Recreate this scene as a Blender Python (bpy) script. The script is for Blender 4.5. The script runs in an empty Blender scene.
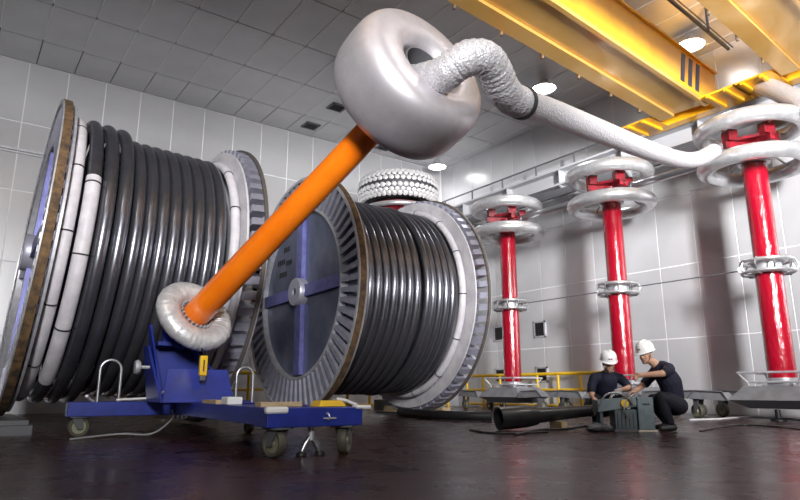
import bpy, bmesh, math, random
from mathutils import Vector, Matrix, Quaternion
random.seed(7)
SC = bpy.context.scene
COL = SC.collection
V = Vector
PI = math.pi

# ------------------------------------------------------------------ camera
FPX, DPX, CAMH, YAW = 615.0, 140.0, 0.57, math.radians(35.8)
TH = math.atan(DPX / FPX)
FW = V((math.sin(YAW) * math.cos(TH), math.cos(YAW) * math.cos(TH), math.sin(TH)))
RT = V((math.cos(YAW), -math.sin(YAW), 0))
UP = RT.cross(FW)
HF = V((math.sin(YAW), math.cos(YAW), 0))
CAMPOS = V((0, 0, CAMH))
cam_d = bpy.data.cameras.new('camera')
cam = bpy.data.objects.new('camera', cam_d)
COL.objects.link(cam)
cam_d.sensor_width = 36.0
cam_d.lens = FPX / 800 * 36.0
cam_d.clip_start = 0.05
cam_d.clip_end = 200
cam.matrix_world = Matrix(((RT.x, UP.x, -FW.x, 0), (RT.y, UP.y, -FW.y, 0), (RT.z, UP.z, -FW.z, CAMH), (0, 0, 0, 1)))
SC.camera = cam

# ------------------------------------------------------------------ world, exposure
w = bpy.data.worlds.new('world'); SC.world = w
w.use_nodes = True
w.node_tree.nodes['Background'].inputs[0].default_value = (0.6, 0.65, 0.7, 1)
w.node_tree.nodes['Background'].inputs[1].default_value = 0.05
SC.view_settings.view_transform = 'Standard'
SC.view_settings.look = 'None'
SC.view_settings.gamma = 1
SC.view_settings.use_curve_mapping = False
SC.view_settings.exposure = 0.0

LAMP_W = 80       # ceiling lamps
FLOOD_W = 1080     # unseen tripod softboxes behind the camera; the reel one is added fill

# ------------------------------------------------------------------ pixel -> direction helpers
def ray(x, y):
    return (FW * FPX + RT * (x - 400) + UP * (250 - y)).normalized()
def onz(x, y, z=0.0):
    v = ray(x, y); return CAMPOS + v * ((z - CAMH) / v.z)
def onx(x, y, X):
    v = ray(x, y); return CAMPOS + v * (X / v.x)
def atD(x, y, D):
    v = ray(x, y); return CAMPOS + v * (D / v.dot(HF))

# ------------------------------------------------------------------ mesh builder
def frame(ax, hint=None):
    ax = V(ax).normalized()
    h = V(hint) if hint is not None else (V((0, 0, 1)) if abs(ax.z) < 0.95 else V((1, 0, 0)))
    u = h.cross(ax).normalized()
    return u, ax.cross(u).normalized(), ax

class MB:
    def __init__(s): s.v = []; s.f = []
    def add(s, vs, fs):
        o = len(s.v); s.v += [V(p) for p in vs]; s.f += [tuple(i + o for i in q) for q in fs]; return s
    def hexa(s, p):
        return s.add(p, [(0, 3, 2, 1), (4, 5, 6, 7), (0, 1, 5, 4), (1, 2, 6, 5), (2, 3, 7, 6), (3, 0, 4, 7)])
    def box(s, x0, x1, y0, y1, z0, z1):
        return s.hexa([(x0, y0, z0), (x1, y0, z0), (x1, y1, z0), (x0, y1, z0), (x0, y0, z1), (x1, y0, z1), (x1, y1, z1), (x0, y1, z1)])
    def obox(s, c, ex, ey, ez):
        c = V(c); ex = V(ex); ey = V(ey); ez = V(ez)
        return s.hexa([c - ex - ey - ez, c + ex - ey - ez, c + ex + ey - ez, c - ex + ey - ez, c - ex - ey + ez, c + ex - ey + ez, c + ex + ey + ez, c - ex + ey + ez])
    def beam(s, a, b, wd, ht, hint=(0, 0, 1)):
        a = V(a); b = V(b); d = b - a
        u, t, ax = frame(d, hint)
        return s.obox((a + b) / 2, d / 2, u * wd / 2, t * ht / 2)
    def prism(s, poly, ext):
        n = len(poly); e = V(ext)
        vs = [V(p) for p in poly] + [V(p) + e for p in poly]
        fs = [tuple(range(n - 1, -1, -1)), tuple(range(n, 2 * n))] + [(i, (i + 1) % n, n + (i + 1) % n, n + i) for i in range(n)]
        return s.add(vs, fs)
    def tube(s, path, rad, n=12, caps=True, closed=False):
        path = [V(p) for p in path]; m = len(path)
        rr = rad if isinstance(rad, (list, tuple)) else [rad] * m
        tang = []
        for i in range(m):
            if closed: t = path[(i + 1) % m] - path[(i - 1) % m]
            else: t = path[min(i + 1, m - 1)] - path[max(i - 1, 0)]
            tang.append(t.normalized())
        u, t2, _ = frame(tang[0]); vs = []
        for i in range(m):
            if i:
                q = tang[i - 1].rotation_difference(tang[i]); u = q @ u
            tt = tang[i].cross(u).normalized()
            for k in range(n):
                a = 2 * PI * k / n
                vs.append(path[i] + (u * math.cos(a) + tt * math.sin(a)) * rr[i])
        fs = []
        for i in range(m if closed else m - 1):
            j = (i + 1) % m
            for k in range(n):
                k2 = (k + 1) % n
                fs.append((i * n + k, i * n + k2, j * n + k2, j * n + k))
        if caps and not closed:
            fs.append(tuple(range(n - 1, -1, -1))); fs.append(tuple((m - 1) * n + k for k in range(n)))
        return s.add(vs, fs)
    def cyl(s, a, b, r, r2=None, n=16, caps=True):
        return s.tube([a, b], [r, r if r2 is None else r2], n, caps)
    def lathe(s, prof, c, ax, n=32, closed=False):
        u, t, a = frame(ax); c = V(c); vs = []; m = len(prof)
        for (r, h) in prof:
            for k in range(n):
                an = 2 * PI * k / n
                vs.append(c + a * h + (u * math.cos(an) + t * math.sin(an)) * max(r, 1e-4))
        fs = []
        for i in range(m if closed else m - 1):
            j = (i + 1) % m
            for k in range(n):
                k2 = (k + 1) % n
                fs.append((i * n + k, i * n + k2, j * n + k2, j * n + k))
        return s.add(vs, fs)
    def torus(s, c, ax, R, a, b=None, n=48, m=14, a0=0.0, a1=None, e=1.0):
        """a radial, b axial half size; e<1 squares the section"""
        b = a if b is None else b
        u, t, x = frame(ax); c = V(c)
        full = a1 is None
        cnt = n if full else n + 1
        vs = []
        for i in range(cnt):
            an = 2 * PI * i / n if full else a0 + (a1 - a0) * i / n
            d = u * math.cos(an) + t * math.sin(an)
            for k in range(m):
                q = 2 * PI * k / m
                cc, ss = math.cos(q), math.sin(q)
                cc = math.copysign(abs(cc) ** e, cc); ss = math.copysign(abs(ss) ** e, ss)
                vs.append(c + d * (R + a * cc) + x * (b * ss))
        fs = []
        for i in range(cnt if full else cnt - 1):
            j = (i + 1) % cnt
            for k in range(m):
                k2 = (k + 1) % m
                fs.append((i * m + k, j * m + k, j * m + k2, i * m + k2))
        if not full:
            fs.append(tuple(range(m))); fs.append(tuple((cnt - 1) * m + k for k in range(m - 1, -1, -1)))
        return s.add(vs, fs)
    def sphere(s, c, r, n=16, m=10):
        c = V(c); r = V((r, r, r)) if not hasattr(r, '__len__') else V(r)
        vs = []; fs = []
        for i in range(m + 1):
            ph = PI * i / m
            for k in range(n):
                a = 2 * PI * k / n
                q = max(math.sin(ph), 1e-3)
                vs.append(c + V((r.x * q * math.cos(a), r.y * q * math.sin(a), r.z * math.cos(ph))))
        for i in range(m):
            for k in range(n):
                k2 = (k + 1) % n
                fs.append((i * n + k, (i + 1) * n + k, (i + 1) * n + k2, i * n + k2))
        fs.append(tuple(range(n))); fs.append(tuple(m * n + k for k in range(n - 1, -1, -1)))
        return s.add(vs, fs)

def mesh_from(mb, name, material, off=V((0, 0, 0)), smooth=True, ang=38):
    me = bpy.data.meshes.new(name)
    me.from_pydata([tuple(p - off) for p in mb.v], [], mb.f)
    bm = bmesh.new(); bm.from_mesh(me)
    bmesh.ops.recalc_face_normals(bm, faces=bm.faces)
    bm.to_mesh(me); bm.free()
    if smooth:
        me.polygons.foreach_set('use_smooth', [True] * len(me.polygons))
        me.set_sharp_from_angle(angle=math.radians(ang))
    if material: me.materials.append(material)
    me.update()
    return me

def wloc(o):
    p = V((0, 0, 0))
    while o: p = p + o.location; o = o.parent
    return p

def obj(name, mb, material, parent=None, origin=None, smooth=True, bevel=0, label=None, ang=38):
    """mb holds world coordinates; origin gives the object's own origin (default: parent's)"""
    base = wloc(parent) if parent else V((0, 0, 0))
    org = V(origin) if origin is not None else base
    me = mesh_from(mb, name, material, org, smooth, ang)
    o = bpy.data.objects.new(name, me); COL.objects.link(o)
    o.location = org - base
    if parent: o.parent = parent
    if bevel:
        b = o.modifiers.new('bevel', 'BEVEL'); b.width = bevel; b.segments = 2; b.limit_method = 'ANGLE'
    if label: o['label'] = label
    return o

def inst(name, me, parent, loc, rot=None):
    o = bpy.data.objects.new(name, me); COL.objects.link(o)
    if parent: o.parent = parent; o.location = V(loc) - wloc(parent)
    else: o.location = loc
    if rot is not None:
        o.rotation_mode = 'QUATERNION'; o.rotation_quaternion = rot.to_quaternion() if isinstance(rot, Matrix) else rot
    return o

def tag(o, label, cat, group=None):
    o['label'] = label; o['category'] = cat
    if group: o['group'] = group
    return o

def thing(name, loc, label, cat, group=None):
    o = bpy.data.objects.new(name, None); COL.objects.link(o)
    o.location = loc; o.empty_display_size = 0.2
    return tag(o, label, cat, group)

def struct(o): o['kind'] = 'structure'; return o

# ------------------------------------------------------------------ materials
def mat(name, col, rough=0.5, metal=0.0, col2=None, nscale=6.0, lo=0.4, hi=0.6, bump=0.0, bscale=30.0, coat=0.0, emit=None, estr=0.0, tex='noise', spec=0.5, rvar=0.0, stretch=None):
    m = bpy.data.materials.new(name); m.use_nodes = True
    nt = m.node_tree; b = nt.nodes['Principled BSDF']
    b.inputs['Base Color'].default_value = (*col, 1)
    b.inputs['Roughness'].default_value = rough
    b.inputs['Metallic'].default_value = metal
    b.inputs['Specular IOR Level'].default_value = spec
    b.inputs['Coat Weight'].default_value = coat
    b.inputs['Coat Roughness'].default_value = 0.12
    if emit:
        b.inputs['Emission Color'].default_value = (*emit, 1); b.inputs['Emission Strength'].default_value = estr
    tc = nt.nodes.new('ShaderNodeTexCoord'); src = tc.outputs['Object']
    if stretch:
        mp = nt.nodes.new('ShaderNodeMapping'); mp.inputs['Scale'].default_value = stretch
        nt.links.new(src, mp.inputs['Vector']); src = mp.outputs['Vector']
    if col2 or rvar:
        n = nt.nodes.new('ShaderNodeTexNoise'); n.inputs['Scale'].default_value = nscale; n.inputs['Detail'].default_value = 6
        n.inputs['Roughness'].default_value = 0.6
        nt.links.new(src, n.inputs['Vector'])
        mr = nt.nodes.new('ShaderNodeMapRange'); mr.inputs[1].default_value = lo; mr.inputs[2].default_value = hi
        nt.links.new(n.outputs['Fac'], mr.inputs[0])
        if col2:
            mx = nt.nodes.new('ShaderNodeMix'); mx.data_type = 'RGBA'
            mx.inputs[6].default_value = (*col, 1); mx.inputs[7].default_value = (*col2, 1)
            nt.links.new(mr.outputs[0], mx.inputs[0]); nt.links.new(mx.outputs[2], b.inputs['Base Color'])
        if rvar:
            m2 = nt.nodes.new('ShaderNodeMapRange'); m2.inputs[3].default_value = rough; m2.inputs[4].default_value = rough + rvar
            nt.links.new(mr.outputs[0], m2.inputs[0]); nt.links.new(m2.outputs[0], b.inputs['Roughness'])
    if bump:
        if tex == 'voronoi':
            t = nt.nodes.new('ShaderNodeTexVoronoi'); t.inputs['Scale'].default_value = bscale; out = t.outputs['Distance']
        else:
            t = nt.nodes.new('ShaderNodeTexNoise'); t.inputs['Scale'].default_value = bscale; t.inputs['Detail'].default_value = 4; out = t.outputs['Fac']
        nt.links.new(src, t.inputs['Vector'])
        bp = nt.nodes.new('ShaderNodeBump'); bp.inputs['Strength'].default_value = bump; bp.inputs['Distance'].default_value = 0.02
        nt.links.new(out, bp.inputs['Height']); nt.links.new(bp.outputs['Normal'], b.inputs['Normal'])
    return m

M = {}
M['floor'] = mat('floor_paint', (0.026, 0.009, 0.010), 0.24, 0, (0.042, 0.017, 0.018), 1.6, 0.35, 0.7, 0.012, 3.5, rvar=0.10, spec=0.32)
M['wallpanel'] = mat('wall_panel', (0.56, 0.56, 0.58), 0.28, 0.30, (0.61, 0.61, 0.63), 0.6, 0.35, 0.65, 0.03, 3.0)
M['wallseam'] = mat('wall_seam', (0.84, 0.84, 0.86), 0.5)
M['ceilpanel'] = mat('ceiling_panel', (0.54, 0.54, 0.55), 0.40, 0.30, (0.60, 0.60, 0.61), 0.8, 0.35, 0.65)
M['ceilback'] = mat('ceiling_joint', (0.10, 0.10, 0.11), 0.7)
M['ceilseam'] = mat('ceiling_seam', (0.80, 0.80, 0.78), 0.4)
M['plainwall'] = mat('plain_wall', (0.42, 0.42, 0.45), 0.6)
M['beamgrey'] = mat('runway_grey', (0.40, 0.40, 0.42), 0.45, 0.1)
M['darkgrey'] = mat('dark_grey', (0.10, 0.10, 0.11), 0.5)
M['black'] = mat('black', (0.012, 0.012, 0.013), 0.5)
M['crane'] = mat('crane_yellow', (0.76, 0.38, 0.012), 0.32, 0, (0.68, 0.32, 0.012), 1.5, coat=0.3)
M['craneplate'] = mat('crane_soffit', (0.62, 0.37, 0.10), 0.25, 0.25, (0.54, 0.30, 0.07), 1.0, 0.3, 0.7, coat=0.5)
M['navystripe'] = mat('stripe_navy', (0.015, 0.02, 0.06), 0.4)
M['red'] = mat('insulator_red', (0.36, 0.003, 0.018), 0.16, 0, (0.24, 0.002, 0.012), 2.0, 0.3, 0.7, 0.8, 16.0, coat=0.7, stretch=(1, 1, 0.35))
M['redsteel'] = mat('bracket_red', (0.26, 0.008, 0.018), 0.35, 0, (0.10, 0.006, 0.01), 5)
M['alu'] = mat('spun_aluminium', (0.50, 0.50, 0.52), 0.30, 0.95, (0.42, 0.42, 0.44), 5.0, 0.35, 0.65, 0.10, 7.0)
M['ring'] = mat('ring_aluminium', (0.66, 0.66, 0.67), 0.30, 0.7, (0.52, 0.52, 0.54), 8.0, 0.35, 0.65, 0.12, 9.0)
M['bigtorus'] = mat('toroid_aluminium', (0.68, 0.65, 0.68), 0.38, 0.68, (0.50, 0.475, 0.51), 2.6, 0.35, 0.72, 0.06, 6.0, rvar=0.12)
M['flex'] = mat('flex_foil', (0.64, 0.63, 0.65), 0.50, 0.35, (0.42, 0.41, 0.44), 45.0, 0.35, 0.65, 0.5, 38.0, tex='voronoi')
M['bag'] = mat('wrinkled_foil', (0.76, 0.75, 0.76), 0.40, 0.45, (0.56, 0.55, 0.57), 7.0, 0.35, 0.65, 0.5, 11.0)
M['pipe'] = mat('foil_pipe', (0.60, 0.59, 0.61), 0.45, 0.45, (0.42, 0.41, 0.44), 45.0, 0.3, 0.7, 0.5, 40.0, tex='voronoi')
M['steel'] = mat('steel', (0.55, 0.56, 0.58), 0.32, 0.9, (0.45, 0.46, 0.48), 8)
M['galv'] = mat('galvanised', (0.62, 0.62, 0.65), 0.42, 0.5, (0.50, 0.50, 0.54), 9)
M['rib'] = mat('flange_rib_steel', (0.42, 0.42, 0.50), 0.42, 0.45, (0.32, 0.32, 0.40), 5)
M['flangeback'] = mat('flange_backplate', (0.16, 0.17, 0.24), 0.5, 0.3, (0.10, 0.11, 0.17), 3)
M['web'] = mat('flange_web_plate', (0.10, 0.12, 0.19), 0.30, 0.55, (0.24, 0.26, 0.34), 1.2, 0.42, 0.72, 0.05, 3.0, rvar=0.2)
M['rust'] = mat('rusty_rim', (0.20, 0.115, 0.05), 0.8, 0.1, (0.05, 0.035, 0.025), 9.0, 0.35, 0.65, 0.35, 24.0)
M['rimdark'] = mat('dark_rim', (0.13, 0.12, 0.12), 0.6, 0.4, (0.20, 0.14, 0.08), 12.0, 0.5, 0.7)
M['spoke'] = mat('spoke_blue', (0.17, 0.18, 0.44), 0.4, 0.2, (0.12, 0.12, 0.34), 5)
M['hub'] = mat('hub_steel', (0.52, 0.52, 0.62), 0.38, 0.5)
M['whitedisc'] = mat('white_flange', (0.60, 0.585, 0.61), 0.5, 0, (0.48, 0.465, 0.50), 3.0)
M['cable'] = mat('cable_black', (0.17, 0.172, 0.20), 0.27, 0.85, (0.21, 0.212, 0.245), 3.0)
M['sleeve'] = mat('black_sleeve', (0.014, 0.014, 0.016), 0.35, 0, (0.022, 0.022, 0.024), 4.0, coat=0.2)
M['wrap'] = mat('white_wrap', (0.66, 0.64, 0.67), 0.5, 0, (0.52, 0.50, 0.54), 5.0, 0.35, 0.65, 0.15, 10)
M['strap'] = mat('strap_black', (0.02, 0.02, 0.022), 0.6)
M['orange'] = mat('orange_gloss', (0.86, 0.20, 0.007), 0.20, 0, (0.80, 0.165, 0.005), 2.0, coat=0.6)
M['blue'] = mat('cart_blue', (0.014, 0.030, 0.26), 0.38, 0, (0.010, 0.022, 0.19), 4.0, coat=0.2)
M['yellow'] = mat('rail_yellow', (0.80, 0.50, 0.012), 0.4, 0, (0.70, 0.42, 0.01), 4.0)
M['wood'] = mat('plank_wood', (0.50, 0.38, 0.22), 0.7, 0, (0.38, 0.28, 0.16), 8.0, stretch=(1, 8, 8))
M['white'] = mat('white_foam', (0.72, 0.72, 0.72), 0.6)
M['tyre'] = mat('castor_tyre', (0.08, 0.075, 0.055), 0.55)
M['wheelhub'] = mat('castor_hub', (0.34, 0.34, 0.24), 0.45, 0.4)
M['trolley'] = mat('trolley_grey', (0.24, 0.24, 0.255), 0.45, 0.3, (0.19, 0.19, 0.205), 4)
M['machine'] = mat('machine_grey', (0.085, 0.11, 0.125), 0.45, 0.2, (0.06, 0.08, 0.09), 8)
M['machinelt'] = mat('machine_panel', (0.15, 0.19, 0.205), 0.45, 0.2, (0.11, 0.145, 0.16), 8)
M['beige'] = mat('cable_core_end', (0.62, 0.56, 0.46), 0.6)
M['lens'] = mat('lamp_lens', (1, 1, 1), 0.4, emit=(1.0, 0.98, 0.95), estr=14)
M['skin'] = mat('skin', (0.55, 0.31, 0.21), 0.5, 0, (0.48, 0.26, 0.17), 12)
M['shirt'] = mat('navy_shirt', (0.006, 0.008, 0.030), 0.8, 0, (0.004, 0.005, 0.018), 9, bump=0.3, bscale=14)
M['trousers'] = mat('dark_trousers', (0.004, 0.005, 0.011), 0.8, 0, (0.006, 0.007, 0.015), 8, bump=0.3, bscale=12)
M['shoe'] = mat('shoe_black', (0.02, 0.02, 0.022), 0.5)
M['glove'] = mat('glove_grey', (0.55, 0.54, 0.54), 0.8)
M['hat'] = mat('hard_hat_white', (0.82, 0.82, 0.82), 0.3, coat=0.3)
M['hair'] = mat('hair_black', (0.012, 0.010, 0.010), 0.6)
M['lip'] = mat('lip', (0.36, 0.13, 0.10), 0.5)
M['eyewhite'] = mat('eye_white', (0.7, 0.68, 0.65), 0.3)
M['bead'] = mat('electrode_white', (0.82, 0.81, 0.82), 0.25, 0.45)
M['beadcore'] = mat('electrode_core', (0.06, 0.06, 0.07), 0.5, 0.4)
M['logo'] = mat('logo_blue', (0.06, 0.09, 0.25), 0.5)
M['logor'] = mat('logo_red', (0.45, 0.05, 0.06), 0.5)
M['hose'] = mat('hose_grey', (0.25, 0.25, 0.26), 0.5)

# ================================================================== SETTING
XW, YB, ZC = 15.0, 18.0, 9.15
XL, YF = -7.0, -9.0
struct(obj('floor', MB().box(XL - .3, XW + .3, YF - .3, YB + .3, -0.3, 0), M['floor'], smooth=False))
ceil = struct(obj('ceiling', MB().box(XL - .3, XW + .3, YF - .3, YB + .3, ZC + 0.03, ZC + 0.3), M['ceilback'], smooth=False))
wr = struct(obj('wall_right', MB().box(XW + 0.03, XW + 0.3, YF - .3, YB + .3, 0, ZC + 0.03), M['wallseam'], smooth=False))
wb = struct(obj('wall_back', MB().box(XL - .3, XW + 0.03, YB + 0.03, YB + 0.3, 0, ZC + 0.03), M['wallseam'], smooth=False))
struct(obj('wall_left', MB().box(XL - .3, XL, YF - .3, YB + .03, 0, ZC + 0.03), M['plainwall'], smooth=False))
struct(obj('wall_front', MB().box(XL, XW + 0.03, YF - .3, YF, 0, ZC + 0.03), M['plainwall'], smooth=False))

# ceiling panels 0.915 x 1.83, thin bright seam strips along Y
PX, PY = 0.915, 1.83
pm = mesh_from(MB().box(-PX / 2 + .012, PX / 2 - .012, -PY / 2 + .014, PY / 2 - .014, 0, 0.04), 'ceiling_panel', M['ceilpanel'], smooth=False)
sm = mesh_from(MB().box(-.014, .014, -PY / 2 + .05, PY / 2 - .12, -0.012, 0.01), 'seam_strip', M['ceilseam'], smooth=False)
x0 = 4.52 - 7 * PX
ix = 0
xs = []
x = x0
while x < XW - 0.02: xs.append(x); x += PX
ys = []
y = 12.93 - 5 * PY
while y < YB - 0.05: ys.append(y); y += PY
for x in xs:
    for y in ys:
        sx = min(PX, XW - x) / PX; sy = min(PY, YB - y) / PY
        o = inst('ceiling_panel', pm, ceil, (x + PX * sx / 2, y + PY * sy / 2, ZC)); o.scale = (sx, sy, 1)
        if x > x0 and y > 5 and sy > .9:
            inst('seam_strip', sm, ceil, (x, y + PY / 2, ZC))
# rest of the ceiling, behind the camera
cm = mesh_from(MB().box(XL, XW, YF, ys[0] - .02, ZC, ZC + .04).box(XL, xs[0] - .02, ys[0], YB, ZC, ZC + .04), 'plain_ceiling', M['ceilpanel'], smooth=False)
inst('plain_soffit', cm, ceil, (0, 0, 0))

# wall panels 1.03 x 1.86
WZ = 1.86
def wall_panels(parent, along, lo, hi, start, wd, face):
    me = {}
    t = start
    while t < hi - 0.02:
        a, b = max(t, lo), min(t + wd, hi)
        for k in range(5):
            z0, z1 = k * WZ, min((k + 1) * WZ, ZC)
            key = (round(b - a, 3), k == 4)
            if key not in me:
                h = (z1 - z0) / 2 - .014; g = (b - a) / 2 - .014
                mb = MB().box(.012, .035, -g, g, -h, h) if along == 'y' else MB().box(-g, g, .012, .035, -h, h)
                me[key] = mesh_from(mb, 'wall_panel', M['wallpanel'], smooth=False)
            c = (face, (a + b) / 2, (z0 + z1) / 2) if along == 'y' else ((a + b) / 2, face, (z0 + z1) / 2)
            inst('wall_panel', me[key], parent, c)
        t += wd
wall_panels(wr, 'y', 1.7, YB, 1.77 - 1.03, 1.03, XW)
wall_panels(wb, 'x', -2.2, XW, 0.72 - 3 * .95, .95, YB)
inst('plain_lining', mesh_from(MB().box(0, .03, YF, 1.69, 0, ZC), 'plain_lining', M['wallpanel'], smooth=False), wr, (XW, 0, 0))
inst('plain_lining', mesh_from(MB().box(XL, -2.21, 0, .03, 0, ZC), 'plain_lining', M['wallpanel'], smooth=False), wb, (0, YB, 0))
# conduit along the back wall
tag(obj('wall_conduit', MB().beam((-3, YB - .04, 6.66), (7.0, YB - .04, 6.66), .05, .05).beam((-3, YB - .04, 6.58), (7.0, YB - .04, 6.58), .03, .03), M['galv']), 'thin grey conduit running level along the far panelled wall', 'conduit')

# vents
def vent(c, nrm, wd, ht, label, group):
    c = V(c); n = V(nrm)
    u, t, a = frame(n, (0, 1, 0) if abs(n.z) > .5 else (0, 0, 1))
    v = thing('air_vent', c, label, 'vent', group)
    fr = MB()
    for sgn in (-1, 1):
        fr.obox(c + u * sgn * wd / 2 + a * .015, u * .025, t * (ht / 2 + .025), a * .02)
        fr.obox(c + t * sgn * ht / 2 + a * .015, u * (wd / 2 + .025), t * .025, a * .02)
    obj('frame', fr, M['galv'] if abs(n.z) < .5 else M['darkgrey'], v, smooth=False)
    obj('backing', MB().obox(c + a * .006, u * wd / 2, t * ht / 2, a * .005), M['black'], v, smooth=False)
    for i in range(6):
        k = -ht / 2 + ht * (i + .5) / 6
        obj('louvre', MB().obox(c + t * k + a * .02, u * wd / 2 * .95, t * .02 + a * .008, a * .004), M['black'], v, smooth=False)
vent((XW, 13.24, 2.44), (-1, 0, 0), .42, .46, 'upper black louvred vent with pale frame on the wall between red columns', None)
vent((XW, 13.24, 1.04), (-1, 0, 0), .42, .42, 'lower black louvred vent just above the yellow railing, between red columns', None)
vent((XW, 15.05, 2.43), (-1, 0, 0), .42, .46, 'upper black louvred vent behind the red column beside the farther reel', None)
vent((XW, 15.05, 1.04), (-1, 0, 0), .42, .42, 'lower black vent at railing height behind the red column beside the farther reel', None)
for p in ((337, 107), (310.7, 125.6), (384, 147)):
    q = onz(*p, ZC); vent((q.x, q.y, ZC), (0, 0, -1), .46, .42, 'square black vent set in the grey panelled ceiling near the orange tube', 'ceiling vents near the orange tube')

# crane runway along the right wall
rw = thing('crane_runway', (14.5, 8, 6.6), 'pale grey crane runway beam running high along the bright panelled wall', 'runway beam')
obj('web', MB().box(14.62, 14.68, 0, YB - .02, 6.72, 7.14), M['beamgrey'], rw, smooth=False)
obj('lower_flange', MB().box(14.35, 14.95, 0, YB - .02, 6.66, 6.72), M['beamgrey'], rw, smooth=False)
obj('upper_flange', MB().box(14.35, 14.97, 0, YB - .02, 7.14, 7.20), M['beamgrey'], rw, smooth=False)
obj('crane_rail', MB().box(14.58, 14.66, 0, YB - .02, 7.20, 7.27), M['darkgrey'], rw, smooth=False)
y = 0.6
while y < YB - .2:
    obj('bracket', MB().prism([(14.36, y, 6.66), (14.98, y, 6.66), (14.98, y, 6.15)], (0, .06, 0)), M['beamgrey'], rw, smooth=False)
    obj('stiffener', MB().box(14.36, 14.62, y, y + .03, 6.72, 7.14), M['beamgrey'], rw, smooth=False)
    y += 2.2
hb = obj('guard_rail', MB().beam((14.38, 0, 7.52), (14.38, YB - .02, 7.52), .04, .04), M['darkgrey'], rw, smooth=False)
y = .5
while y < YB - .2:
    obj('rail_post', MB().box(14.36, 14.40, y, y + .04, 7.20, 7.5), M['darkgrey'], rw, smooth=False); y += 1.5
# lower cable rail under the runway
tag(obj('power_rail', MB().beam((14.2, 9.6, 6.35), (14.2, YB - .05, 6.35), .10, .22).beam((14.2, 3.2, 6.35), (14.2, 8.6, 6.35), .10, .22).box(14.2, 15.0, 17.5, 17.56, 6.32, 6.38).box(14.2, 15.0, 10, 10.06, 6.32, 6.38).box(14.2, 15.0, 8, 8.06, 6.32, 6.38), M['darkgrey'], smooth=False), 'dark power rail hanging below the crane runway beam', 'power rail')

# overhead crane
GA = math.radians(4.8)
G = V((math.cos(GA), math.sin(GA), 0)); GN = V((-math.sin(GA), math.cos(GA), 0))
cr = thing('overhead_crane', (6.0, 6.0, 7.1), 'yellow double-girder overhead travelling crane under the grey ceiling', 'crane')
def girder(ynear0, wdt, xs0, stripes):
    def P(x, n, z): return V((x, ynear0 + math.tan(GA) * x, z)) + GN * n
    z0, z1 = 7.17, 8.08
    xe = 14.25
    b = MB()
    # side webs and top as a tapering box end
    prof = [(xs0, z0), (xe - .55, z0), (xe, z0 + .42), (xe, z1), (xs0, z1)]
    nearp = [P(x, 0, z) for x, z in prof]
    g = obj('girder', MB().prism(nearp, GN * wdt), M['crane'], cr, smooth=False)
    # soffit strips, lips and recessed bottom plate
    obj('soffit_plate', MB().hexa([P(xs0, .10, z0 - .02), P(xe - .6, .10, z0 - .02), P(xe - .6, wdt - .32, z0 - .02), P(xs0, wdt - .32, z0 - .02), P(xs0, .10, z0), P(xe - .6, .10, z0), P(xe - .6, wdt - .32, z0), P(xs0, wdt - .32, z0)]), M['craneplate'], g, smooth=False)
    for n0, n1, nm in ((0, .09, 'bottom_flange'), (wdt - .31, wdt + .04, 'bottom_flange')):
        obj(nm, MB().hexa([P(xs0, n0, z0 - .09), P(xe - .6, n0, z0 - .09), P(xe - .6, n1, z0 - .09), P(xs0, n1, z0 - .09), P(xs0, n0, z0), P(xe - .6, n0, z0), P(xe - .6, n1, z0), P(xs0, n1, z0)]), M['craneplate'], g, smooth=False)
    obj('top_flange', MB().hexa([P(xs0, -.06, z1), P(xe, -.06, z1), P(xe, wdt + .06, z1), P(xs0, wdt + .06, z1), P(xs0, -.06, z1 + .05), P(xe, -.06, z1 + .05), P(xe, wdt + .06, z1 + .05), P(xs0, wdt + .06, z1 + .05)]), M['crane'], g, smooth=False)
    x = xs0 + .4
    while x < xe - .8:
        obj('bolt', MB().cyl(P(x, wdt + .06, z0 - .16), P(x, wdt + .06, z0 - .02), .03, n=8), M['rust'], g); x += 1.25
    if stripes:
        for k in range(3):
            xa = 12.3 + k * .36
            obj('warning_stripe', MB().prism([P(xa, -.012, 7.26), P(xa + .17, -.012, 7.26), P(xa + .38, -.012, 8.0), P(xa + .21, -.012, 8.0)], GN * .011), M['navystripe'], g, smooth=False)
    # end truck
    yc = ynear0 + math.tan(GA) * 14 + wdt / 2
    t = obj('end_truck', MB().box(14.0, 14.28, yc - 1.35, yc + 1.35, 7.12, 7.52).box(14.28, 14.72, yc - 1.25, yc + 1.25, 7.34, 7.52), M['crane'], cr, smooth=False)
    for s in (-1, 1):
        obj('truck_wheel', MB().cyl((14.57, yc + s * 1.05, 7.42), (14.67, yc + s * 1.05, 7.42), .15, n=18), M['steel'], t)
        # service step below each side of the girder
        y0, y1 = (yc + s * .62, yc + s * 1.42)
        obj('step_plate', MB().box(13.2, 14.0, min(y0, y1), max(y0, y1), 7.10, 7.14), M['crane'], t, smooth=False)
        for q in (.25, .75):
            yy = y0 + (y1 - y0) * q
            obj('step_angle', MB().box(13.15, 14.0, yy - .03, yy + .03, 7.03, 7.10), M['crane'], t, smooth=False)
girder(5.42, 1.12, -4.0, True)
girder(2.62, 1.12, -4.0, False)
# cable track along the crane side
tag(obj('festoon_track', MB().beam(V((2, 5.0 + .084 * 2, 8.55)), V((14.2, 5.0 + .084 * 14.2, 8.55)), .06, .06).beam(V((2, 4.9 + .084 * 2, 8.55)), V((14.2, 4.9 + .084 * 14.2, 8.55)), .02, .02).box(9, 9.04, 5.7, 5.74, 8.5, ZC - .01).box(13, 13.04, 6.04, 6.08, 8.5, ZC - .01).box(5, 5.04, 5.36, 5.4, 8.5, ZC - .01), M['darkgrey'], smooth=False), 'thin dark track hung from the ceiling beside the striped crane girder', 'track')

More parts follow.
